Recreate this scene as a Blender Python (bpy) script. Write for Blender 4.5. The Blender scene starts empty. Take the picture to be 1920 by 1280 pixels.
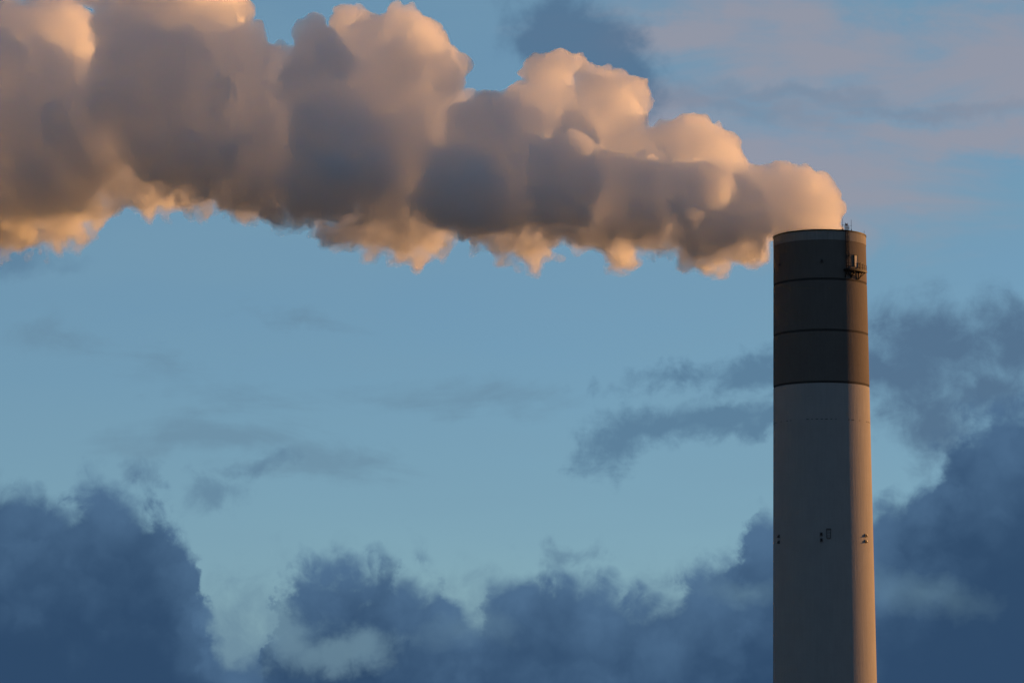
import bpy, bmesh, math, time
import numpy as np
from mathutils import Vector, Matrix

T0 = time.time()
S = bpy.context.scene
COL = S.collection
R = math.radians

# ------------------------------------------------------------------ camera
F = 6500.0                      # focal length in pixels of the 1920 px wide photograph
PITCH = R(7.7)
CAM_Z = 1.7
cam_d = bpy.data.cameras.new('camera')
cam = bpy.data.objects.new('camera', cam_d)
COL.objects.link(cam)
cam.location = (0, 0, CAM_Z)
cam.rotation_euler = (R(90) + PITCH, 0, 0)
cam_d.sensor_width = 36.0
cam_d.lens = 36.0 * F / 1920.0
cam_d.clip_start = 0.5
cam_d.clip_end = 60000.0
S.camera = cam

# ------------------------------------------------------------------ sky, sun, exposure
SUN_EL, SUN_AZ = 6.0, 62.0      # azimuth clockwise from +Y (the way the camera looks)
sun_d = bpy.data.lights.new('sun', 'SUN')
sun_d.energy = 3.3
sun_d.color = (1.0, 0.475, 0.15)
sun_d.angle = R(0.5)
sun = bpy.data.objects.new('sun', sun_d)
COL.objects.link(sun)
sun_dir = Vector((math.sin(R(SUN_AZ)) * math.cos(R(SUN_EL)), math.cos(R(SUN_AZ)) * math.cos(R(SUN_EL)), math.sin(R(SUN_EL))))
sun.rotation_euler = sun_dir.to_track_quat('Z', 'Y').to_euler()
sun.location = (200, 100, 300)

vs = S.view_settings
vs.view_transform = 'Standard'
vs.look = 'None'
EXPOSURE = 0.5
vs.exposure = EXPOSURE
vs.gamma = 1.0
vs.use_curve_mapping = False

cy = S.cycles
cy.max_bounces = 82
cy.diffuse_bounces = 3
cy.glossy_bounces = 2
cy.transmission_bounces = 4
cy.volume_bounces = 80
cy.transparent_max_bounces = 96
cy.use_adaptive_sampling = True
cy.adaptive_threshold = 0.2
cy.adaptive_min_samples = 60
cy.denoising_input_passes = 'RGB_ALBEDO'
cy.use_denoising = True
cy.sample_clamp_indirect = 20.0
S.render.use_persistent_data = False


def az_el(px, py):
    """Direction (azimuth, elevation in degrees) of a point of the photograph."""
    u, v = (px - 960.0) / F, (640.0 - py) / F
    y = math.cos(PITCH) - v * math.sin(PITCH)
    z = math.sin(PITCH) + v * math.cos(PITCH)
    return math.degrees(math.atan2(u, y)), math.degrees(math.atan2(z, math.hypot(u, y)))


DEG_PX = math.degrees(1.0 / F)


class Nodes:
    """Small helper for writing node trees as expressions."""

    def __init__(self, tree):
        self.t = tree

    def new(self, typ, **kw):
        n = self.t.nodes.new(typ)
        for k, v in kw.items():
            setattr(n, k, v)
        return n

    def put(self, sock, v):
        if v is None:
            return
        if isinstance(v, bpy.types.NodeSocket):
            self.t.links.new(v, sock)
        else:
            sock.default_value = v

    def m(self, op, a, b=None, c=None, clamp=False):
        n = self.new('ShaderNodeMath', operation=op, use_clamp=clamp)
        for i, v in enumerate((a, b, c)):
            self.put(n.inputs[i], v)
        return n.outputs[0]

    def v(self, op, a, b=None, scale=None):
        n = self.new('ShaderNodeVectorMath', operation=op)
        self.put(n.inputs[0], a)
        self.put(n.inputs[1], b)
        if scale is not None:
            self.put(n.inputs['Scale'], scale)
        return n.outputs['Value'] if op in ('LENGTH', 'DOT_PRODUCT') else n.outputs['Vector']

    def xyz(self, x, y, z):
        n = self.new('ShaderNodeCombineXYZ')
        for i, q in enumerate((x, y, z)):
            self.put(n.inputs[i], q)
        return n.outputs[0]

    def sep(self, a):
        n = self.new('ShaderNodeSeparateXYZ')
        self.put(n.inputs[0], a)
        return n.outputs

    def noise(self, vec, scale, detail=4.0, rough=0.5, lac=2.0, dist=0.0):
        n = self.new('ShaderNodeTexNoise')
        self.put(n.inputs['Vector'], vec)
        n.inputs['Scale'].default_value = scale
        n.inputs['Detail'].default_value = detail
        n.inputs['Roughness'].default_value = rough
        n.inputs['Lacunarity'].default_value = lac
        n.inputs['Distortion'].default_value = dist
        return n.outputs['Fac']

    def smooth(self, x, lo, hi, to0=0.0, to1=1.0):
        n = self.new('ShaderNodeMapRange', interpolation_type='SMOOTHSTEP')
        self.put(n.inputs['Value'], x)
        self.put(n.inputs['From Min'], lo)
        self.put(n.inputs['From Max'], hi)
        self.put(n.inputs['To Min'], to0)
        self.put(n.inputs['To Max'], to1)
        return n.outputs['Result']

    def mix(self, fac, a, b, blend='MIX'):
        n = self.new('ShaderNodeMix', data_type='RGBA', blend_type=blend)
        self.put(n.inputs[0], fac)
        self.put(n.inputs[6], a if isinstance(a, bpy.types.NodeSocket) else (*a, 1.0))
        self.put(n.inputs[7], b if isinstance(b, bpy.types.NodeSocket) else (*b, 1.0))
        return n.outputs[2]


def build_world():
    w = bpy.data.worlds.new('World')
    S.world = w
    w.use_nodes = True
    w.node_tree.nodes.clear()
    N = Nodes(w.node_tree)
    out = N.new('ShaderNodeOutputWorld')
    bg = N.new('ShaderNodeBackground')
    sky = N.new('ShaderNodeTexSky', sky_type='NISHITA')
    sky.sun_disc = False
    sky.sun_elevation = R(SUN_EL)
    sky.sun_rotation = R(SUN_AZ)
    sky.altitude = 50
    sky.air_density = 0.8
    sky.dust_density = 0.0
    sky.ozone_density = 3.0
    STRENGTH = 0.10
    base = sky.outputs[0]

    d = N.new('ShaderNodeTexCoord').outputs['Generated']
    dx, dy, dz = N.sep(d)
    az = N.m('DEGREES', N.m('ARCTAN2', dx, dy))
    el = N.m('DEGREES', N.m('ARCSINE', dz))
    p = N.xyz(az, el, 0.0)
    # noises are functions of the direction itself, so they run on all round the horizon
    n_big = N.m('SUBTRACT', N.noise(d, 26.0, 6.0, 0.58), 0.5)
    n_fine = N.m('SUBTRACT', N.noise(d, 95.0, 6.0, 0.6, dist=0.4), 0.5)
    flat = N.v('MULTIPLY', d, (1.0, 1.0, 4.0))
    n_str = N.m('SUBTRACT', N.noise(flat, 14.0, 7.0, 0.62, dist=0.6), 0.5)
    warp = N.xyz(N.m('MULTIPLY', N.m('SUBTRACT', N.noise(N.v('ADD', d, (3.1, 0, 0)), 60.0, 5.0, 0.6), 0.5), 1.3),
                 N.m('MULTIPLY', N.m('SUBTRACT', N.noise(N.v('ADD', d, (0, 0, 7.3)), 60.0, 5.0, 0.6), 0.5), 1.0), 0.0)
    pw = N.v('ADD', p, warp)

    def blob(px, py, rx, ry, rot=0.0, s=1.0, vec=None):
        a, e = az_el(px, py)
        mp = N.new('ShaderNodeMapping', vector_type='TEXTURE')
        N.put(mp.inputs['Vector'], vec if vec is not None else pw)
        mp.inputs['Location'].default_value = (a, e, 0)
        mp.inputs['Rotation'].default_value = (0, 0, R(rot))
        mp.inputs['Scale'].default_value = (rx * DEG_PX, ry * DEG_PX, 1)
        return N.m('MULTIPLY', N.m('SUBTRACT', 1.0, N.v('LENGTH', mp.outputs[0])), s)

    def union(blobs):
        f = None
        for b in blobs:
            q = blob(*b)
            f = q if f is None else N.m('SMOOTH_MAX', f, q, 0.25)
        return f

    def over(col, alpha, layer):
        return N.mix(alpha, col, layer)

    k = 1.0 / STRENGTH / 2 ** EXPOSURE     # layer colours are written as they come out of the camera

    def rad(r, g, b):
        return (r * k, g * k, b * k)

    col = base
    # a thin high veil over all of the sky
    a = N.smooth(N.noise(flat, 5.0, 5, 0.55), 0.2, 0.8, 0.35, 0.75)
    col = over(col, a, rad(0.186, 0.335, 0.44))
    # added cloud cover outside the view, thickened and darkened to cut ambient light
    away = N.m('MAXIMUM', N.smooth(N.m('ABSOLUTE', az), 11.0, 16.0), N.smooth(el, 15.0, 19.0))
    gen = N.noise(N.v('MULTIPLY', d, (1.0, 1.0, 2.2)), 4.5, 8, 0.56, dist=0.3)
    a = N.m('MULTIPLY', N.m('MULTIPLY', N.smooth(gen, 0.37, 0.50), away), 0.93)
    col = over(col, a, N.mix(N.smooth(gen, 0.42, 0.60), rad(0.062, 0.115, 0.20), rad(0.024, 0.048, 0.098)))
    # thin rosy streaks, upper right
    f = union([(1560, 90, 480, 120, -4), (1850, 130, 420, 160, 0), (1300, 60, 230, 70, 6), (1500, 330, 420, 170, -8),
               (1850, 260, 420, 60, -3), (1250, 250, 260, 120, -10)])
    a = N.m('MULTIPLY', N.smooth(N.m('ADD', f, N.m('MULTIPLY', n_str, 2.2)), -0.15, 0.9), 0.75)
    col = over(col, a, rad(0.325, 0.31, 0.362))
    f = union([(1330, 200, 330, 34, -9), (1720, 205, 300, 20, -3), (1500, 180, 300, 26, -5)])
    a = N.m('MULTIPLY', N.smooth(N.m('ADD', f, N.m('MULTIPLY', n_str, 1.6)), -0.1, 1.0), 0.42)
    col = over(col, a, rad(0.18, 0.23, 0.32))
    # dark puff behind the steam, top
    f = union([(1090, 80, 170, 110, -15), (1170, 150, 130, 100, -30), (1030, 60, 100, 70, 0)])
    a = N.m('MULTIPLY', N.smooth(N.m('ADD', f, N.m('MULTIPLY', n_fine, 0.9)), -0.05, 0.65), 0.85)
    col = over(col, a, rad(0.085, 0.165, 0.275))
    f = union([(30, 480, 150, 50, -5)])
    a = N.m('MULTIPLY', N.smooth(N.m('ADD', f, N.m('MULTIPLY', n_fine, 0.8)), 0.0, 0.9), 0.6)
    col = over(col, a, rad(0.09, 0.18, 0.29))
    # faint streaks across the clear middle
    f = union([(300, 690, 420, 70, -12), (560, 600, 200, 34, -6), (420, 810, 300, 60, 4), (330, 820, 190, 46, 8), (130, 630, 220, 60, -6),
               (640, 870, 300, 70, 0), (900, 750, 300, 60, 0)])
    a = N.m('MULTIPLY', N.smooth(N.m('ADD', f, N.m('MULTIPLY', n_str, 3.4)), 0.25, 1.3), 0.46)
    col = over(col, a, rad(0.125, 0.215, 0.305))
    # broken grey-blue clouds left and right of the stack
    f = union([(1290, 705, 170, 30, 8), (1400, 700, 130, 40, 18), (1240, 790, 170, 52, 16), (1150, 830, 110, 60, 22), (1340, 770, 150, 26, 4), (1420, 790, 120, 26, 0),
               (1500, 680, 160, 50, 20)])
    a = N.m('MULTIPLY', N.smooth(N.m('ADD', f, N.m('ADD', N.m('MULTIPLY', n_fine, 2.1), N.m('MULTIPLY', n_str, 1.6))), -0.12, 0.95), 0.76)
    col = over(col, a, rad(0.083, 0.172, 0.28))
    f = union([(1060, 1030, 110, 40, -6), (390, 930, 100, 60, 0), (270, 890, 34, 50, 0), (500, 870, 90, 30, 10)])
    a = N.m('MULTIPLY', N.smooth(N.m('ADD', f, N.m('MULTIPLY', n_fine, 2.2)), -0.02, 1.0), 0.6)
    col = over(col, a, rad(0.10, 0.19, 0.295))
    f = union([(1750, 655, 190, 110, -8), (1700, 700, 130, 85, 0), (1900, 650, 160, 110, 0), (1640, 690, 100, 60, 0), (1740, 790, 130, 100, -40), (2050, 640, 190, 120, 0), (1850, 730, 120, 60, 10)])
    a = N.m('MULTIPLY', N.smooth(N.m('ADD', f, N.m('ADD', N.m('MULTIPLY', n_fine, 1.3), N.m('MULTIPLY', n_str, 0.7))), -0.15, 0.85), 0.82)
    col = over(col, a, rad(0.070, 0.130, 0.225))

    # a low broken layer, seen through the gaps of the bank
    a = N.m('MULTIPLY', N.smooth(N.m('ADD', N.m('SUBTRACT', 4.4, el), N.m('MULTIPLY', n_fine, 3.0)), 0.0, 2.2), 0.62)
    col = over(col, a, rad(0.105, 0.195, 0.295))
    # the cloud bank along the horizon: its skyline as a curve over azimuth
    prof = [(-500, 905), (-250, 870), (-100, 880), (0, 884), (40, 878), (72, 868), (100, 884), (122, 902), (150, 892), (200, 882), (228, 896), (250, 905), (280, 915),
            (306, 940), (330, 975), (352, 1010), (372, 1040), (385, 1095), (400, 1150), (430, 1185), (462, 1212), (485, 1190), (512, 1100),
            (560, 1030), (600, 1034), (640, 1020), (680, 1040), (708, 1016), (730, 1022), (748, 1052), (790, 1060), (840, 1075), (856, 1112), (880, 1132), (902, 1122),
            (922, 1082), (960, 1070), (1060, 1070), (1110, 1080), (1210, 1085), (1300, 1065), (1340, 1040), (1378, 1020), (1394, 980), (1404, 945), (1460, 940),
            (1560, 930), (1640, 925), (1700, 890), (1740, 860), (1775, 800), (1815, 752), (1860, 740), (1920, 730), (2100, 760), (2300, 830), (2500, 900)]
    fc = N.new('ShaderNodeFloatCurve')
    a0, a1 = -180.0, 180.0
    lo, hi = -12.0, 14.0
    pts = sorted((az_el(x, y)[0], az_el(x, y)[1]) for x, y in prof)
    # outside the frame the same bank goes on, rising and sinking a little
    for q in range(-175, 180, 9):
        if q < pts[0][0] - 2 or q > pts[-1][0] + 2:
            pts.append((q, 4.6 + 1.3 * math.sin(q * 0.21) + 0.8 * math.sin(q * 0.57 + 1.0)))
    pts.sort()
    c = fc.mapping.curves[0]
    # a float curve has a table of 256 steps, too coarse for the whole horizon: it spans 24 degrees, the far rest is plain
    w0, w1 = -12.0, 13.0
    inner = [q for q in pts if w0 <= q[0] <= w1]
    xs = [(q[0] - w0) / (w1 - w0) for q in inner]
    ys = [q[1] / 14.0 for q in inner]
    c.points[0].location = (0.0, ys[0])
    c.points[1].location = (1.0, ys[-1])
    for x, y in zip(xs, ys):
        if 0.0 < x < 1.0:
            c.points.new(x, y)
    for q in c.points:
        q.handle_type = 'VECTOR'
    fc.mapping.update()
    warp2 = N.m('MULTIPLY', N.m('SUBTRACT', N.noise(N.v('ADD', d, (5.0, 1.0, 0)), 90.0, 6.0, 0.62), 0.5), 1.2)
    azw = N.m('ADD', az, warp2)
    N.put(fc.inputs['Value'], N.m('DIVIDE', N.m('SUBTRACT', azw, w0), w1 - w0, clamp=True))
    top = N.m('MULTIPLY', fc.outputs[0], 14.0)
    depth = N.m('ADD', N.m('SUBTRACT', top, el), 0.19)
    holes = union([(520, 1180, 95, 60, -35), (640, 1225, 110, 36, 8), (460, 1150, 60, 70, 0)])
    holes = N.smooth(N.m('ADD', holes, N.m('MULTIPLY', n_fine, 1.9)), -0.45, 0.95)
    thin = union([(1400, 1105, 100, 30, 0), (1720, 1110, 170, 50, -8), (880, 1180, 120, 40, 0), (1640, 850, 60, 60, 0)])
    thin = N.m('MULTIPLY', N.m('MAXIMUM', N.m('ADD', N.m('ADD', thin, N.m('MULTIPLY', n_fine, 0.8)), 0.05), 0.0), 0.24)
    vor = N.new('ShaderNodeTexVoronoi', feature='SMOOTH_F1')
    N.put(vor.inputs['Vector'], N.v('ADD', d, N.v('MULTIPLY', N.xyz(n_fine, n_big, n_fine), (0.012, 0.012, 0.012))))
    vor.inputs['Scale'].default_value = 62.0
    vor.inputs['Detail'].default_value = 2.0
    vor.inputs['Roughness'].default_value = 0.5
    vor.inputs['Smoothness'].default_value = 0.35
    dome = N.m('SUBTRACT', 0.55, vor.outputs['Distance'])
    n_curl = N.m('SUBTRACT', N.noise(d, 210.0, 5.0, 0.6, dist=0.8), 0.5)
    dd = N.m('ADD', depth, N.m('ADD', N.m('MULTIPLY', n_curl, 0.30), N.m('ADD', N.m('MULTIPLY', n_fine, 0.5), N.m('ADD', N.m('MULTIPLY', dome, 0.75), N.m('MULTIPLY', n_big, 0.4)))))
    a = N.m('SUBTRACT', N.m('MULTIPLY', N.smooth(dd, -0.14, 0.56), N.m('SUBTRACT', 1.0, N.m('MULTIPLY', holes, 0.72))), thin, clamp=True)
    shade = N.smooth(N.m('ADD', N.m('MULTIPLY', depth, 0.40), N.m('ADD', N.m('MULTIPLY', n_big, 1.4), N.m('MULTIPLY', dome, -0.5))), 0.0, 1.5)
    body = N.mix(shade, rad(0.074, 0.152, 0.270), rad(0.024, 0.062, 0.136))
    col = over(col, N.m('MULTIPLY', a, 0.97), body)
    N.put(bg.inputs['Color'], col)
    bg.inputs['Strength'].default_value = STRENGTH
    N.t.links.new(bg.outputs[0], out.inputs[0])


build_world()

# ------------------------------------------------------------------ helpers
Y0 = 670.0                                          # the stack's distance


def at_plane(px, py, dy=0.0):
    """World point seen at a pixel of the photograph, in the upright plane dy metres behind the stack's axis."""
    u, v = (px - 960.0) / F, (640.0 - py) / F
    y = math.cos(PITCH) - v * math.sin(PITCH)
    z = math.sin(PITCH) + v * math.cos(PITCH)
    t = (Y0 + dy) / y
    return Vector((u * t, Y0 + dy, CAM_Z + z * t))


PXM = (at_plane(1400, 400) - at_plane(1300, 400)).length / 100.0      # metres per pixel there


def material(name):
    m = bpy.data.materials.new(name)
    m.use_nodes = True
    nt = m.node_tree
    nt.nodes.clear()
    N = Nodes(nt)
    out = N.new('ShaderNodeOutputMaterial')
    b = N.new('ShaderNodeBsdfPrincipled')
    nt.links.new(b.outputs[0], out.inputs['Surface'])
    return m, N, b, out


def link(name, me, mat=None, parent=None):
    o = bpy.data.objects.new(name, me)
    COL.objects.link(o)
    if mat is not None:
        me.materials.append(mat)
    if parent is not None:
        o.parent = parent
    return o


def from_bm(name, bm, mat, parent=None, smooth=False):
    me = bpy.data.meshes.new(name)
    if smooth:
        for f in bm.faces:
            f.smooth = True
    bm.normal_update()
    bm.to_mesh(me)
    bm.free()
    return link(name, me, mat, parent)


def add_box(bm, c, size, rot=None):
    """An oriented box; rot is a 3x3 matrix."""
    hx, hy, hz = size[0] / 2, size[1] / 2, size[2] / 2
    M = rot if rot is not None else Matrix.Identity(3)
    vs_ = [bm.verts.new(Vector(c) + M @ Vector((sx * hx, sy * hy, sz * hz))) for sx in (-1, 1) for sy in (-1, 1) for sz in (-1, 1)]
    for q in ((0, 1, 3, 2), (4, 6, 7, 5), (0, 4, 5, 1), (2, 3, 7, 6), (0, 2, 6, 4), (1, 5, 7, 3)):
        bm.faces.new([vs_[i] for i in q])


def add_bar(bm, a, b, r, seg=6):
    a, b = Vector(a), Vector(b)
    d = (b - a).normalized()
    up = Vector((0, 0, 1)) if abs(d.z) < 0.9 else Vector((1, 0, 0))
    s = d.cross(up).normalized()
    t = s.cross(d)
    ra, rb = [], []
    for i in range(seg):
        q = 2 * math.pi * i / seg
        off = (s * math.cos(q) + t * math.sin(q)) * r
        ra.append(bm.verts.new(a + off))
        rb.append(bm.verts.new(b + off))
    for i in range(seg):
        j = (i + 1) % seg
        bm.faces.new((ra[i], ra[j], rb[j], rb[i]))
    bm.faces.new(ra[::-1])
    bm.faces.new(rb)


def lathe(bm, prof, seg=192, closed=False):
    """Revolve (radius, z) points round the z axis."""
    rings = []
    for r, z in prof:
        rings.append([bm.verts.new((r * math.sin(2 * math.pi * i / seg), r * math.cos(2 * math.pi * i / seg), z)) for i in range(seg)])
    pairs = list(zip(rings[:-1], rings[1:]))
    if closed:
        pairs.append((rings[-1], rings[0]))
    for a, b in pairs:
        for i in range(seg):
            j = (i + 1) % seg
            bm.faces.new((a[j], a[i], b[i], b[j]))


# ------------------------------------------------------------------ ground
def build_ground():
    m, N, b, out = material('dry grass ground')
    tc = N.new('ShaderNodeTexCoord').outputs['Object']
    n1 = N.noise(tc, 0.02, 6, 0.6)
    n2 = N.noise(tc, 0.9, 5, 0.65)
    c = N.mix(N.smooth(n1, 0.35, 0.65), (0.045, 0.055, 0.025), (0.085, 0.075, 0.045))
    c = N.mix(N.m('MULTIPLY', n2, 0.5), c, (0.03, 0.035, 0.018))
    N.put(b.inputs['Base Color'], c)
    b.inputs['Roughness'].default_value = 0.95
    bm = bmesh.new()
    bmesh.ops.create_grid(bm, x_segments=24, y_segments=24, size=25000)
    o = from_bm('ground', bm, m)
    o['kind'] = 'structure'


build_ground()

# ------------------------------------------------------------------ smokestack
TOP = at_plane(1536.5, 435.0)
AX = TOP.x
VIEW = math.atan2(AX, Y0)                           # azimuth of the stack seen from the camera


def z_front(py):
    """Height of the shaft's near side at the photograph's row py."""
    u, v = 0.089, (640.0 - py) / F
    y = math.cos(PITCH) - v * math.sin(PITCH)
    z = math.sin(PITCH) + v * math.cos(PITCH)
    return CAM_Z + z * (Y0 - 9.0) / y


Z_TOP = z_front(429.5)


def rad_at(z):
    return 8.98 + (Z_TOP - z) * 0.0112


def face(theta_deg, z, out=0.0):
    """Point on the shaft (stack's own coordinates): angle to the right of the line to the camera."""
    q = R(theta_deg)
    # towards the camera: -Y turned by VIEW
    fx, fy = -math.sin(VIEW), -math.cos(VIEW)
    rx, ry = math.cos(VIEW), -math.sin(VIEW)
    nx, ny = fx * math.cos(q) + rx * math.sin(q), fy * math.cos(q) + ry * math.sin(q)
    r = rad_at(z) + out
    return Vector((nx * r, ny * r, z)), Vector((nx, ny, 0)), Vector((-ny, nx, 0))


def frame(n, t):
    """Columns: along the wall, outwards, up."""
    return Matrix((t, n, Vector((0, 0, 1)))).transposed()


def build_stack():
    # materials -------------------------------------------------------
    def concrete(name, c0, c1, streak):
        m, N, b, out = material(name)
        g = N.new('ShaderNodeTexCoord').outputs['Object']
        x, y, z = N.sep(g)
        ang = N.m('ARCTAN2', x, y)
        cyl = N.xyz(N.m('MULTIPLY', ang, 9.5), 0.0, N.m('MULTIPLY', z, 0.06))
        rain = N.noise(cyl, 2.4, 5, 0.62)
        cyl2 = N.xyz(N.m('MULTIPLY', ang, 9.5), 0.0, N.m('MULTIPLY', z, 0.8))
        blot = N.noise(cyl2, 0.33, 6, 0.6)
        fine = N.noise(cyl2, 3.0, 4, 0.6)
        lift = N.smooth(N.m('ABSOLUTE', N.m('SUBTRACT', N.m('FRACT', N.m('DIVIDE', z, 1.55)), 0.5)), 0.47, 0.5)
        f = N.m('ADD', N.m('MULTIPLY', rain, streak), N.m('ADD', N.m('MULTIPLY', blot, 0.5), N.m('ADD', N.m('MULTIPLY', fine, 0.2), N.m('MULTIPLY', lift, -0.10))))
        c = N.mix(N.smooth(f, 0.25 + 0.3 * streak, 0.55 + 0.6 * streak), c0, c1)
        N.put(b.inputs['Base Color'], c)
        b.inputs['Roughness'].default_value = 0.9
        b.inputs['Specular IOR Level'].default_value = 0.2
        bp = N.new('ShaderNodeBump')
        bp.inputs['Strength'].default_value = 0.7
        bp.inputs['Distance'].default_value = 0.06
        N.put(bp.inputs['Height'], N.m('ADD', rain, fine))
        N.put(b.inputs['Normal'], bp.outputs[0])
        return m

    m_light = concrete('pale concrete', (0.385, 0.36, 0.335), (0.45, 0.422, 0.392), 0.5)
    m_dark = concrete('dark brown paint', (0.16, 0.135, 0.114), (0.19, 0.163, 0.14), 0.35)
    m_band = concrete('dark painted band', (0.055, 0.048, 0.042), (0.07, 0.062, 0.054), 0.3)
    m_rim = concrete('grey rim concrete', (0.26, 0.245, 0.22), (0.38, 0.35, 0.31), 0.6)

    def metal(name, c, rough=0.6, met=0.0):
        m, N, b, out = material(name)
        tc = N.new('ShaderNodeTexCoord').outputs['Object']
        n = N.noise(tc, 4.0, 4, 0.6)
        N.put(b.inputs['Base Color'], N.mix(N.smooth(n, 0.3, 0.7), tuple(q * 0.8 for q in c), tuple(q * 1.2 for q in c)))
        b.inputs['Roughness'].default_value = rough
        b.inputs['Metallic'].default_value = met
        b.inputs['Specular IOR Level'].default_value = 0.2
        return m

    m_steel = metal('dark weathered steel', (0.014, 0.013, 0.012))
    m_soot = metal('sooty liner', (0.02, 0.02, 0.02), 0.9)
    m_door = metal('pale door paint', (0.46, 0.43, 0.39), 0.5)
    m_galv = metal('galvanised steel', (0.33, 0.32, 0.30), 0.5)
    m_lamp = metal('lamp housing', (0.11, 0.10, 0.098), 0.6)
    m_lens = metal('red lamp glass', (0.05, 0.014, 0.011), 0.3)

    root = bpy.data.objects.new('smokestack', None)
    COL.objects.link(root)
    root.empty_display_size = 5
    root.location = (AX, Y0, 0)
    root['label'] = 'tall round concrete chimney with dark banded upper third, steam leaving its mouth'
    root['category'] = 'chimney'

    zs = Z_TOP
    z_rim = z_front(449)
    zb = [z_front(522.5), z_front(618.5), z_front(715.5)]       # the three dark bands
    z_seam = z_front(785.5)
    bh = 0.45

    def shell(name, z0, z1, mat, out=0.0, thick=0.35, n=6):
        bm = bmesh.new()
        outer = [(rad_at(z0 + (z1 - z0) * i / n) + out, z0 + (z1 - z0) * i / n) for i in range(n + 1)]
        inner = [(rad_at(z1) - thick, z1), (rad_at(z0) - thick, z0)]
        lathe(bm, outer + inner, closed=True)
        return from_bm(name, bm, mat, root)

    def smooth_sides(o):
        me = o.data
        me.polygons.foreach_set('use_smooth', np.ones(len(me.polygons), dtype=bool))
        me.set_sharp_from_angle(angle=R(20))

    parts = []
    parts.append(shell('concrete_shaft', -0.5, z_seam - 0.03, m_light, n=40))
    parts.append(shell('concrete_collar', z_seam + 0.03, zb[2] - bh / 2, m_light))
    parts.append(shell('joint_ring', z_seam - 0.03, z_seam + 0.03, m_light, out=-0.02, n=1))
    parts.append(shell('painted_section', zb[2] + bh / 2, zb[1] - bh / 2, m_dark, out=0.02))
    parts.append(shell('painted_section', zb[1] + bh / 2, zb[0] - bh / 2, m_dark, out=0.02))
    parts.append(shell('painted_section', zb[0] + bh / 2, z_rim, m_dark, out=0.02))
    for z in zb:
        parts.append(shell('band_ring', z - bh / 2, z + bh / 2, m_band, out=-0.03, n=1))
    # rim
    bm = bmesh.new()
    rr = rad_at(z_rim)
    lathe(bm, [(rr + 0.06, z_rim), (rr + 0.06, zs - 0.35), (rr + 0.02, zs - 0.28), (rr - 0.8, zs - 0.22), (rr - 0.8, z_rim)], closed=True)
    parts.append(from_bm('rim_collar', bm, m_rim, root))
    bm = bmesh.new()
    lathe(bm, [(rr + 0.12, zs - 0.27), (rr + 0.12, zs), (rr - 0.5, zs + 0.02), (rr - 0.5, zs - 0.2)], closed=True)
    parts.append(from_bm('capping_ring', bm, m_steel, root))
    bm = bmesh.new()
    lathe(bm, [(rr - 0.8, zs - 0.21), (rr - 0.8, zs - 30), (rr - 1.0, zs - 30), (rr - 1.0, zs - 0.21)], closed=True)
    parts.append(from_bm('flue_liner', bm, m_soot, root))
    for o in parts:
        smooth_sides(o)

    # pockets along the construction joint: too small to pick apart, one part
    bm = bmesh.new()
    rng = np.random.RandomState(4)
    for i in range(64):
        th = i * 360 / 64
        if rng.rand() < 0.45:
            continue
        p, n, t = face(th, z_seam, -0.01)
        add_box(bm, p, (0.25 + 0.35 * rng.rand(), 0.05, 0.11), frame(n, t))
    o = from_bm('formwork_pocket', bm, m_band, root)
    o['kind'] = 'stuff'

    # aviation lamps in pairs round the shaft ------------------------------
    def lamp(theta, z, s=1.0):
        p, n, t = face(theta, z, 0.0)
        Fm = frame(n, t)
        bm = bmesh.new()
        add_box(bm, p + n * 0.06, (0.55 * s, 0.16, 0.75 * s), Fm)
        add_box(bm, p + n * 0.30 - Vector((0, 0, 0.30 * s)), (0.42 * s, 0.46, 0.07), Fm)
        add_bar(bm, p + n * 0.08 + Vector((0, 0, 0.25 * s)), p + n * 0.48 - Vector((0, 0, 0.26 * s)), 0.035)
        o = from_bm('aviation_light', bm, m_lamp, root)
        bm = bmesh.new()
        c0 = p + n * 0.32
        add_bar(bm, c0 - Vector((0, 0, 0.26 * s)), c0 + Vector((0, 0, 0.10 * s)), 0.13 * s, 10)
        add_bar(bm, c0 + Vector((0, 0, 0.10 * s)), c0 + Vector((0, 0, 0.20 * s)), 0.08 * s, 10)
        lens = from_bm('lens', bm, m_lens, o)
        return o

    for th in (-60.5, -2.0, 57.0):
        lamp(th, z_front(1001.0), 0.85)
        lamp(th, z_front(1012.0), 0.85)
    for th in (-57.0, 2.3):
        lamp(th, z_front(489), 0.8)

    # louvred hatch beside the middle lamps
    p, n, t = face(6.2, z_front(1000), 0.0)
    Fm = frame(n, t)
    bm = bmesh.new()
    for dx in (-0.36, 0.36):
        add_box(bm, p + n * 0.06 + t * dx, (0.08, 0.16, 1.66), Fm)
    add_box(bm, p + n * 0.12 + Vector((0, 0, 0.88)), (0.86, 0.32, 0.10), Fm)
    add_box(bm, p + n * 0.08 - Vector((0, 0, 0.85)), (0.80, 0.22, 0.08), Fm)
    hatch = from_bm('hatch', bm, m_lamp, root)
    bm = bmesh.new()
    add_box(bm, p + n * 0.03, (0.63, 0.07, 1.62), Fm)
    from_bm('hatch_cover', bm, m_light, hatch)
    for i in range(5):
        bm = bmesh.new()
        add_box(bm, p + n * 0.09 + Vector((0, 0, -0.6 + 0.3 * i)), (0.6, 0.05, 0.05), Fm)
        from_bm('louvre', bm, m_lamp, hatch)

    # service platform with its door, on the sunlit side ----------------------
    zd = z_front(503.5)
    th0, th1 = 30.0, 65.0
    depth = 1.05
    bm = bmesh.new()
    nseg = 14
    vt = []
    for i in range(nseg + 1):
        th = th0 + (th1 - th0) * i / nseg
        q = []
        for o_, dz in ((0.0, 0.0), (depth, 0.0), (depth, -0.22), (0.0, -0.22)):
            pt, n, t = face(th, zd, o_)
            q.append(bm.verts.new(pt + Vector((0, 0, dz))))
        vt.append(q)
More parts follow.
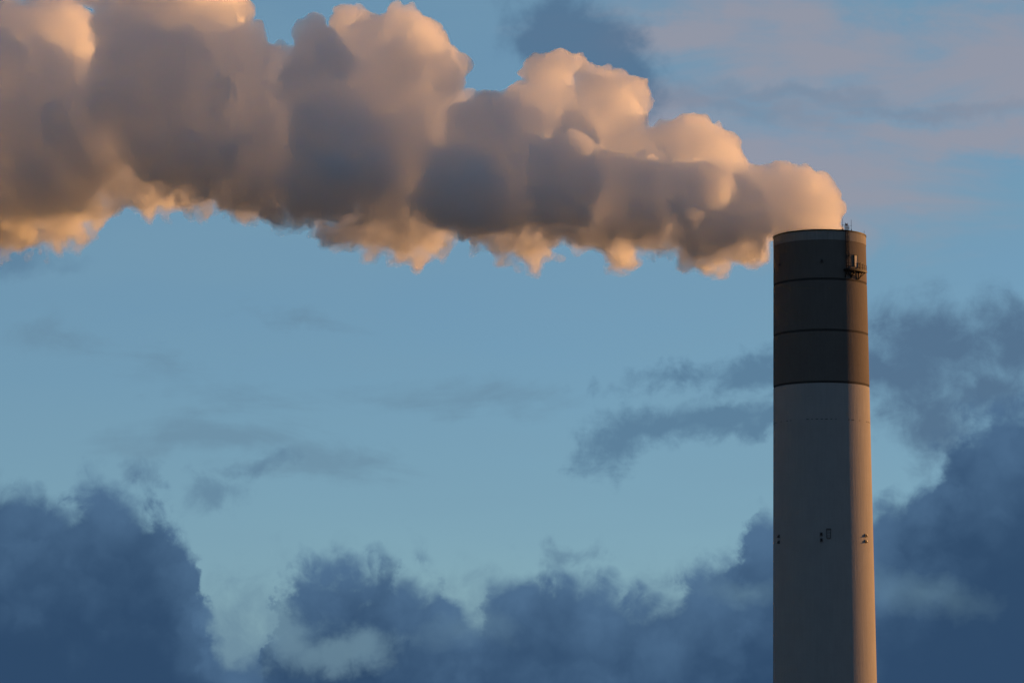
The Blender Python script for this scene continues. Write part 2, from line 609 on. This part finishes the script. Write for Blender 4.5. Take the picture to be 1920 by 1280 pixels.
    for a, b in zip(vt[:-1], vt[1:]):
        for k in range(4):
            j = (k + 1) % 4
            bm.faces.new((a[k], b[k], b[j], a[j]))
    bm.faces.new(vt[0][::-1])
    bm.faces.new(vt[-1])
    plat = from_bm('service_platform', bm, m_steel, root)

    def bracket(th):
        bm = bmesh.new()
        pt, n, t = face(th, zd - 0.22, 0.0)
        top_out, low = pt + n * (depth - 0.1), pt - Vector((0, 0, 1.45))
        add_bar(bm, top_out, low + n * 0.05, 0.075)
        add_bar(bm, pt + n * 0.06, low + n * 0.06, 0.07)
        from_bm('bracket', bm, m_steel, plat)

    def brace(tha, thb, drop):
        bm = bmesh.new()
        pa, na, _ = face(tha, zd - 0.2, depth - 0.15)
        pb, nb, _ = face(thb, zd - 0.2 - drop, 0.08)
        add_bar(bm, pa, pb, 0.085)
        from_bm('brace', bm, m_steel, plat)

    for th in (32.0, 41.0, 55.0):
        bracket(th)
    brace(41.0, 52.5, 1.5)
    brace(62.0, 52.5, 1.5)
    brace(45.0, 40.0, 1.1)
    brace(32.0, 40.0, 1.1)
    # railing
    ths = [31.0 + 33.0 * i / 7 for i in range(8)]
    for i, th in enumerate(ths):
        bm = bmesh.new()
        pt, n, t = face(th, zd, depth - 0.06)
        add_bar(bm, pt, pt + Vector((0, 0, 1.15)), 0.032)
        from_bm('railing_post', bm, m_steel, plat)
    for h in (0.55, 1.13):
        bm = bmesh.new()
        for a, b in zip(np.linspace(31, 64, 15)[:-1], np.linspace(31, 64, 15)[1:]):
            add_bar(bm, face(a, zd + h, depth - 0.06)[0], face(b, zd + h, depth - 0.06)[0], 0.026)
        from_bm('railing_rail', bm, m_steel, plat)
    bm = bmesh.new()
    for a, b in zip(np.linspace(31, 64, 12)[:-1], np.linspace(31, 64, 12)[1:]):
        pa, na, ta = face((a + b) / 2, zd + 0.08, depth - 0.02)
        add_box(bm, pa, (0.50, 0.02, 0.16), frame(na, ta))
    from_bm('toe_board', bm, m_steel, plat)
    # tall cabinet frame at the platform's outer end
    bm = bmesh.new()
    for th in (56.0, 63.0):
        pt, n, t = face(th, zd, 0.35)
        add_box(bm, pt + Vector((0, 0, 0.8)), (0.1, 0.1, 1.6), frame(n, t))
    pt, n, t = face(59.5, zd, 0.35)
    add_box(bm, pt + Vector((0, 0, 1.62)), (1.2, 0.12, 0.09), frame(n, t))
    add_box(bm, pt + Vector((0, 0, 0.7)), (1.2, 0.12, 0.07), frame(n, t))
    from_bm('equipment_frame', bm, m_steel, plat)

    # door
    zc = z_front(486.0)
    p, n, t = face(50.0, zc, 0.0)
    Fm = frame(n, t)
    bm = bmesh.new()
    add_box(bm, p + n * 0.05 - t * 0.50, (0.10, 0.2, 2.3), Fm)
    add_box(bm, p + n * 0.05 + t * 0.50, (0.10, 0.2, 2.3), Fm)
    add_box(bm, p + n * 0.05 + Vector((0, 0, 1.2)), (1.10, 0.24, 0.10), Fm)
    dr = from_bm('door_frame', bm, m_steel, root)
    bm = bmesh.new()
    add_box(bm, p + n * 0.05, (0.88, 0.1, 2.28), Fm)
    from_bm('door', bm, m_door, dr)
    bm = bmesh.new()
    add_box(bm, p + n * 0.13 + t * 0.33, (0.06, 0.06, 0.22), Fm)
    from_bm('handle', bm, m_galv, dr)
    # a small lamp left of the door
    p, n, t = face(40.0, z_front(476), 0.0)
    bm = bmesh.new()
    add_box(bm, p + n * 0.12, (0.25, 0.25, 0.5), frame(n, t))
    add_bar(bm, p + n * 0.1, p + n * 0.1 - Vector((0, 0, 0.7)), 0.03)
    from_bm('door_lamp', bm, m_lamp, root)

    # ladder from the platform to the rim
    bm = bmesh.new()
    p0, n, t = face(34.5, zd, 0.28)
    ztop = zs + 1.35
    for s in (-0.26, 0.26):
        a = p0 + t * s
        add_bar(bm, Vector((a.x, a.y, zd)), Vector((a.x, a.y, ztop)) - n * 0.1, 0.06)
    k = 0
    z = zd + 0.3
    while z < ztop - 0.2:
        add_bar(bm, Vector((p0.x, p0.y, z)) - t * 0.26, Vector((p0.x, p0.y, z)) + t * 0.26, 0.025)
        z += 0.3
    lad = from_bm('ladder', bm, m_steel, root)
    z = zd + 2.6
    while z < zs + 0.6:
        bm = bmesh.new()
        pts = []
        for q in range(9):
            a = math.pi * q / 8
            pts.append(Vector((p0.x, p0.y, z)) + t * (0.38 * math.cos(a)) + n * (0.62 * math.sin(a)))
        for a, b in zip(pts[:-1], pts[1:]):
            add_bar(bm, a, b, 0.03, 5)
        from_bm('cage_hoop', bm, m_steel, lad)
        z += 0.9
    bm = bmesh.new()
    for q in (2, 4, 6):
        a = math.pi * q / 8
        off = t * (0.38 * math.cos(a)) + n * (0.62 * math.sin(a))
        add_bar(bm, Vector((p0.x, p0.y, zd + 2.6)) + off, Vector((p0.x, p0.y, zs + 0.6)) + off, 0.025, 5)
    from_bm('cage_bar', bm, m_steel, lad)

    # lightning rods on the rim
    for th, h in ((-43.5, 0.95), (-7.6, 1.5), (30.5, 2.35), (44.0, 2.2), (-100.0, 1.3), (100.0, 1.3), (150.0, 1.3), (-150.0, 1.3)):
        p, n, t = face(th, zs, -0.12)
        bm = bmesh.new()
        add_bar(bm, p - Vector((0, 0, 0.2)), p + Vector((0, 0, h)), 0.035)
        add_bar(bm, p, p + Vector((0, 0, 0.35)), 0.09)
        from_bm('lightning_rod', bm, m_steel, root)
    # warning lamp on a post at the ladder head
    p, n, t = face(36.0, zs, -0.15)
    bm = bmesh.new()
    add_bar(bm, p, p + Vector((0, 0, 0.9)), 0.055)
    add_bar(bm, p + Vector((0, 0, 0.9)), p + Vector((0, 0, 1.3)), 0.15, 8)
    from_bm('warning_light', bm, m_lamp, root)
    bm = bmesh.new()
    for a, b in ((29.5, 33.0), (33.0, 39.0), (39.0, 45.0)):
        pa, pb = face(a, zs + 1.0, -0.1)[0], face(b, zs + 1.0, -0.1)[0]
        add_bar(bm, pa, pb, 0.025)
        add_bar(bm, Vector((pa.x, pa.y, zs)), pa, 0.03)
    from_bm('guard_rail', bm, m_steel, root)
    return root


STACK = build_stack()

# ------------------------------------------------------------------ steam
VOX = 0.36
LAT = 64
_rs = np.random.RandomState(11)
_G = _rs.randn(LAT, LAT, LAT, 3).astype(np.float32)
_G /= np.linalg.norm(_G, axis=-1, keepdims=True)


def perlin(P):
    """Gradient noise of points P (n x 3), about -0.7 .. 0.7."""
    i = np.floor(P).astype(np.int32)
    f = (P - i).astype(np.float32)
    u = f * f * f * (f * (f * 6 - 15) + 10)
    res = np.zeros(len(P), np.float32)
    for dx in (0, 1):
        for dy in (0, 1):
            for dz in (0, 1):
                g = _G[(i[:, 0] + dx) % LAT, (i[:, 1] + dy) % LAT, (i[:, 2] + dz) % LAT]
                dot = g[:, 0] * (f[:, 0] - dx) + g[:, 1] * (f[:, 1] - dy) + g[:, 2] * (f[:, 2] - dz)
                w = (u[:, 0] if dx else 1 - u[:, 0]) * (u[:, 1] if dy else 1 - u[:, 1]) * (u[:, 2] if dz else 1 - u[:, 2])
                res += dot * w
    return res


def build_plume():
    # puffs: photograph x, y, radius in pixels there, metres behind (+) or before (-) the stack's axis
    L = [
        # leaving the mouth
        (1530, 444, 50, 0), (1518, 412, 56, 0), (1498, 390, 66, 1), (1525, 372, 44, 1), (1476, 358, 46, 1), (1448, 404, 62, -1), (1430, 428, 54, 3), (1540, 400, 30, -1), (1508, 338, 26, 2), (1538, 346, 18, 2),
        (1468, 326, 22, 1), (1440, 352, 44, 1), (1400, 350, 46, 1),
        # second swell: a dark belly in front, a lit head behind it
        (1322, 376, 80, -9), (1276, 345, 42, -12), (1385, 402, 54, -6), (1310, 425, 44, -8), (1340, 350, 40, -13), (1300, 395, 36, -16), (1350, 415, 32, -13), (1300, 280, 66, 4), (1300, 250, 38, 4), (1270, 270, 44, 3), (1345, 300, 52, 4), (1240, 290, 44, 2), (1225, 262, 18, 3),
        (1390, 445, 46, 5), (1350, 470, 32, 8), (1352, 498, 19, 9), (1300, 455, 40, 5), (1395, 482, 20, 8), (1425, 470, 22, 6),
        (1208, 362, 72, -7), (1222, 335, 34, -12), (1200, 390, 34, -12), (1190, 345, 44, -10), (1235, 320, 46, -4), (1195, 415, 44, -7), (1240, 430, 44, 3),
        # third, with the two tall lit heads
        (1150, 205, 56, 2), (1155, 160, 32, 2), (1187, 165, 25, 2), (1112, 155, 36, -1), (1030, 150, 46, 4), (1010, 120, 24, 4), (1048, 118, 27, 4), (1085, 118, 20, 3), (1201, 200, 18, 2), (1165, 250, 54, 2), (1195, 290, 50, 2),
        (1056, 335, 84, -11), (1026, 296, 38, -16), (1092, 330, 36, -17), (1030, 372, 36, -16), (1080, 392, 34, -14), (1005, 300, 44, -13), (1072, 262, 46, -5), (1120, 330, 60, -5), (1040, 395, 50, -9), (1110, 395, 58, -3), (1045, 215, 56, 5), (1100, 215, 40, 1),
        (1165, 445, 44, 7), (1168, 480, 27, 9), (1090, 420, 40, 4), (1130, 420, 44, 5),
        # fourth
        (905, 250, 68, -9), (862, 228, 32, -12), (955, 240, 54, -4), (864, 350, 84, -14), (838, 318, 36, -20), (892, 340, 38, -20), (850, 390, 36, -19), (905, 395, 30, -16), (815, 355, 44, -16), (905, 395, 46, -12), (960, 345, 76, -7), (985, 205, 46, 5), (940, 205, 32, 3),
        (1000, 445, 42, 8), (958, 455, 24, 9), (1007, 472, 20, 10), (900, 425, 36, 4), (950, 410, 40, 4),
        # the great lit head
        (745, 150, 114, 0), (768, 92, 66, 3), (700, 92, 56, 2), (812, 140, 56, 0), (800, 190, 60, -2), (655, 62, 43, 5), (640, 36, 24, 6), (790, 240, 76, 0), (720, 240, 110, -2),
        (600, 128, 70, -11), (560, 135, 36, -14), (585, 190, 60, -10),
        (636, 290, 88, -13), (600, 240, 46, -18), (664, 250, 44, -19), (628, 320, 46, -20), (690, 330, 44, -16), (720, 270, 50, -8), (605, 350, 36, -17), (592, 260, 48, -17), (600, 345, 60, -14), (715, 370, 48, -6), (700, 240, 70, -4),
        (770, 350, 70, 4), (760, 420, 54, 7), (700, 425, 48, 8), (760, 462, 32, 10), (815, 440, 34, 8), (640, 425, 38, 7), (770, 485, 15, 10), (830, 310, 50, -2),
        # fifth
        (455, 115, 62, -9), (430, 100, 38, -12), (470, 170, 70, -6), (510, 140, 52, 4), (520, 190, 58, 5), (440, 190, 90, -2), (535, 260, 66, 4), (540, 330, 60, 2), (460, 290, 90, -5),
        (500, 365, 42, -6), (560, 390, 34, -7), (470, 378, 32, 3), (440, 350, 46, -4), (585, 380, 30, -6),
        # sixth, running out of the top
        (325, 60, 122, -3), (400, 30, 60, 5), (290, 120, 110, -10), (255, 90, 48, -17), (318, 150, 52, -18), (240, 190, 46, -18), (300, 225, 48, -16), (350, 110, 46, -13), (215, 60, 50, -13), (195, 185, 56, -16), (240, 170, 70, -14), (368, 240, 98, -9), (345, 262, 46, -17), (415, 265, 44, -15), (395, 195, 42, -13), (380, 315, 40, -13), (40, 250, 48, -14), (105, 255, 50, -15), (70, 310, 46, -14), (150, 300, 40, -11), (420, 300, 66, -6), (310, 270, 80, -12), (390, 335, 46, -6),
        (290, 345, 50, 7), (305, 375, 30, 9), (245, 325, 50, 5), (215, 345, 38, 7), (350, 360, 34, 4), (320, -90, 110, 2), (240, -80, 90, -4), (400, 200, 50, -10),
        # last, half outside
        (120, 75, 72, 7), (155, 105, 44, 8), (60, 90, 80, 4), (90, 140, 58, -6), (80, 105, 36, -9), (105, 215, 66, -10), (40, 200, 110, -4), (100, 290, 105, -7), (185, 280, 66, -4),
        (100, 385, 68, 7), (60, 405, 50, 9), (130, 412, 42, 9), (20, 405, 50, 8), (160, 372, 40, 5), (0, 330, 96, -4), (0, 60, 70, 0),
        # beyond the left edge
        (-70, 70, 110, 0), (-110, 190, 150, -5), (-90, 320, 120, 0), (-60, 390, 80, 6), (-230, 40, 150, 4), (-230, 250, 180, -6), (-240, 400, 110, 4), (-390, 60, 170, 0), (-400, 280, 190, 0),
    ]
    rs = np.random.RandomState(5)
    sph = []                                     # x y z r k
    for px, py, rp, dy in L:
        c = at_plane(px, py, dy)
        sph.append((c.x, c.y, c.z, rp * PXM, 0))
    # the far side of the cloud, which stays hidden behind the near one: fuller rolls along the axis
    for px, py, rp, dy in [(1330, 355, 62, 5), (1210, 330, 80, 8), (1070, 310, 92, 10), (930, 320, 80, 10), (750, 285, 100, 9), (590, 270, 88, 8), (430, 240, 84, 7), (290, 200, 98, 8), (120, 230, 96, 8), (-80, 220, 140, 9), (-300, 220, 190, 14)]:
        c = at_plane(px, py, dy)
        sph.append((c.x, c.y, c.z, rp * PXM, 0))
    base = list(sph)
    B = np.array([s[:4] for s in base])
    # cauliflower: smaller puffs on the skin of the larger, two generations
    def bud(src, n_per, r_lo, r_hi, sink, level):
        made = []
        for x, y, z, r, _ in src:
            n = max(4, int(n_per))
            v = rs.randn(n, 3)
            v /= np.linalg.norm(v, axis=1, keepdims=True)
            for q in v:
                rr = r * rs.uniform(r_lo, r_hi)
                c = np.array((x, y, z)) + q * (r - rr * sink)
                # skip those buried inside another puff
                d = np.linalg.norm(B[:, :3] - c, axis=1) - B[:, 3]
                if d.min() < -rr * 0.95:
                    continue
                made.append((c[0], c[1], c[2], rr, level))
        return made
    b1 = bud(base, 22, 0.2, 0.46, 0.30, 1)
    b2 = bud(b1, 7, 0.28, 0.55, 0.5, 2)
    sph = base + b1 + [q for q in b2 if q[3] > 0.45]

    lo = np.array((at_plane(-480, 0).x, Y0 - 34.0, at_plane(960, 560).z))
    hi = np.array((at_plane(1640, 0).x, Y0 + 38.0, at_plane(960, -230).z))
    n = np.ceil((hi - lo) / VOX).astype(int)
    D = np.full(n, 7.0, np.float32)
    X = lo[0] + VOX * np.arange(n[0], dtype=np.float32)
    Y = lo[1] + VOX * np.arange(n[1], dtype=np.float32)
    Z = lo[2] + VOX * np.arange(n[2], dtype=np.float32)
    for x, y, z, r, lev in sph:
        k = (0.6, 0.5, 0.35)[lev]
        k = min(k, r * 0.5)
        m = r + 5.0
        i0 = np.maximum(0, ((np.array((x, y, z)) - m - lo) / VOX).astype(int))
        i1 = np.minimum(n, ((np.array((x, y, z)) + m - lo) / VOX).astype(int) + 2)
        if (i1 <= i0).any():
            continue
        sl = tuple(slice(a, b) for a, b in zip(i0, i1))
        d = np.sqrt(((X[sl[0]] - x) ** 2)[:, None, None] + ((Y[sl[1]] - y) ** 2)[None, :, None] + ((Z[sl[2]] - z) ** 2)[None, None, :]) - r
        o = D[sl]
        h = np.maximum(k - np.abs(o - d), 0.0) / k
        D[sl] = np.minimum(o, d) - h * h * k * 0.25
    print('plume spheres', len(sph), n, round(time.time() - T0, 1))

    # turbulence in a narrow band about the skin: warp the field, then roughen it
    idx = np.nonzero((D > -3.4) & (D < 4.4))
    P = np.stack((X[idx[0]], Y[idx[1]], Z[idx[2]]), 1)
    # height within the plume: the underside frays, the top boils
    xa = np.array([at_plane(q, 0).x for q in (-480, 0, 300, 600, 900, 1200, 1400, 1540)])
    za = np.array([at_plane(960, q).z for q in (230, 235, 225, 250, 300, 345, 400, 420)])
    half = np.array([q * PXM for q in (240, 215, 190, 185, 150, 120, 95, 60)])
    rel = (P[:, 2] - np.interp(P[:, 0], xa, za)) / np.interp(P[:, 0], xa, half)
    under = np.clip((-rel - 0.35) / 0.5, 0, 1)
    grow = np.interp(P[:, 0], [xa[0], xa[3], xa[6], xa[7]], [1.15, 1.0, 0.6, 0.2]).astype(np.float32)
    W = np.stack([perlin(P * (1 / 11.0) + o) for o in (2.0, 13.3, 37.7)], 1) * 2.4 * grow[:, None]
    W += np.stack([perlin(P * (1 / 5.0) + o) for o in (0.0, 17.3, 41.7)], 1) * (2.3 + 2.0 * under[:, None]) * grow[:, None]
    W += np.stack([perlin(P * (1 / 1.9) + o) for o in (7.0, 29.3, 51.1)], 1) * (0.6 + 1.0 * under[:, None]) * grow[:, None]
    Q = (P + W - lo) / VOX
    Q = np.clip(Q, 0, n - 1.001)
    qi = Q.astype(np.int32)
    qf = (Q - qi).astype(np.float32)
    val = np.zeros(len(P), np.float32)
    for a in (0, 1):
        for b in (0, 1):
            for c in (0, 1):
                w = (qf[:, 0] if a else 1 - qf[:, 0]) * (qf[:, 1] if b else 1 - qf[:, 1]) * (qf[:, 2] if c else 1 - qf[:, 2])
                val += w * D[qi[:, 0] + a, qi[:, 1] + b, qi[:, 2] + c]
    # billows: ridged noise pushes rounded bumps outwards
    bil = np.abs(perlin(P * (1 / 6.5) + 8.8)) * 1.5 + np.abs(perlin(P * (1 / 3.2) + 3.3)) * 1.1 - 0.3 + np.abs(perlin(P * (1 / 1.4) + 13.3)) * 0.55 - 0.35
    val -= bil * (0.9 - 0.3 * under) * grow
    fray = perlin(P * (1 / 3.4) + np.array((0.0, 5.0, 9.0))) * 2.2 + perlin(P * (1 / 1.4) + 23.0) * 0.8
    val += fray * (under * 1.05 + 0.10) * grow
    # under the plume the body thins into a fringe of mist
    shred = perlin(P * (1 / 3.0) + 31.0) * 1.6 + perlin(P * (1 / 1.3) + 61.0) * 0.8
    D3 = np.full(n, 3.0, np.float32)
    D3[idx] = np.where(under > 0.02, val - 0.75 * np.minimum(under * 2.0, 1.0) * grow + shred * (0.25 + 0.75 * under) * grow + np.clip(0.3 - under, 0, 1) * 3.0, 3.0)
    D3[D <= -3.4] = 3.0
    val += np.minimum(under * 1.5, 1.0) * 0.45 * grow
    D2 = D
    D2[idx] = val
    # keep it out of the shaft: below the rim the steam stands only inside the flue
    gx, gy = np.meshgrid(X - AX, Y - Y0, indexing='ij')
    rad = np.sqrt(gx ** 2 + gy ** 2)
    near = (rad < 11.5)[:, :, None]
    below = Z < Z_TOP + 0.25
    zcut = Z < Z_TOP - 5.0
    org = np.array((AX, Y0, Z_TOP))
    import openvdb

    def skin(name, G, inset):
        G[:, :, below] = np.where(near, np.maximum(G[:, :, below], (rad - 7.6 + inset)[:, :, None]), G[:, :, below])
        G[:, :, zcut] = np.where(near, 3.0, G[:, :, zcut])
        for ax in range(3):                         # closed at the borders of the grid
            for e in (0, -1):
                s = [slice(None)] * 3
                s[ax] = e
                G[tuple(s)] = 3.0
        g = openvdb.FloatGrid(background=3.0)
        g.copyFromArray(np.clip(G, -3, 3))
        pts, tris, quads = g.convertToPolygons(isovalue=0.0)
        pts = (pts * VOX + lo[None, :] - org).astype(np.float32)
        q = quads.astype(np.int32)
        me = bpy.data.meshes.new(name)
        me.vertices.add(len(pts))
        me.vertices.foreach_set('co', pts.ravel())
        me.loops.add(q.size)
        me.loops.foreach_set('vertex_index', q.ravel())
        me.polygons.add(len(q))
        me.polygons.foreach_set('loop_start', np.arange(0, q.size, 4, dtype=np.int32))
        me.polygons.foreach_set('use_smooth', np.ones(len(q), dtype=bool))
        me.update(calc_edges=True)
        me.validate()
        print(name, 'faces', len(q), round(time.time() - T0, 1))
        return me

    me = skin('steam_plume', D2, 0.3)
    me_f = skin('mist_fringe', D3, 0.1)

    m = bpy.data.materials.new('white steam')
    m.use_nodes = True
    nt = m.node_tree
    nt.nodes.clear()
    N = Nodes(nt)
    out = N.new('ShaderNodeOutputMaterial')
    tr = N.new('ShaderNodeBsdfTransparent')
    df = N.new('ShaderNodeBsdfTranslucent')
    df.inputs['Color'].default_value = (0.97, 0.97, 0.97, 1)
    mx = N.new('ShaderNodeMixShader')
    mx.inputs[0].default_value = 0.05
    nt.links.new(tr.outputs[0], mx.inputs[1])
    nt.links.new(df.outputs[0], mx.inputs[2])
    nt.links.new(mx.outputs[0], out.inputs['Surface'])
    vol = N.new('ShaderNodeVolumeScatter')
    vol.inputs['Color'].default_value = (0.9993, 0.9918, 0.9965, 1)
    vol.inputs['Density'].default_value = 0.55
    vol.inputs['Anisotropy'].default_value = 0.73
    nt.links.new(vol.outputs[0], out.inputs['Volume'])
    o = link('steam_plume', me, m)
    o.location = org
    o['label'] = 'long billowing plume of sunlit steam drifting left from the chimney mouth'
    o['category'] = 'steam plume'
    mf = bpy.data.materials.new('thin mist')
    mf.use_nodes = True
    nt = mf.node_tree
    nt.nodes.clear()
    N = Nodes(nt)
    out = N.new('ShaderNodeOutputMaterial')
    vol = N.new('ShaderNodeVolumeScatter')
    vol.inputs['Color'].default_value = (0.998, 0.992, 0.996, 1)
    vol.inputs['Density'].default_value = 0.15
    vol.inputs['Anisotropy'].default_value = 0.6
    nt.links.new(vol.outputs[0], out.inputs['Volume'])
    link('mist_fringe', me_f, mf, o)
    return o


build_plume()
print('script done', round(time.time() - T0, 1))
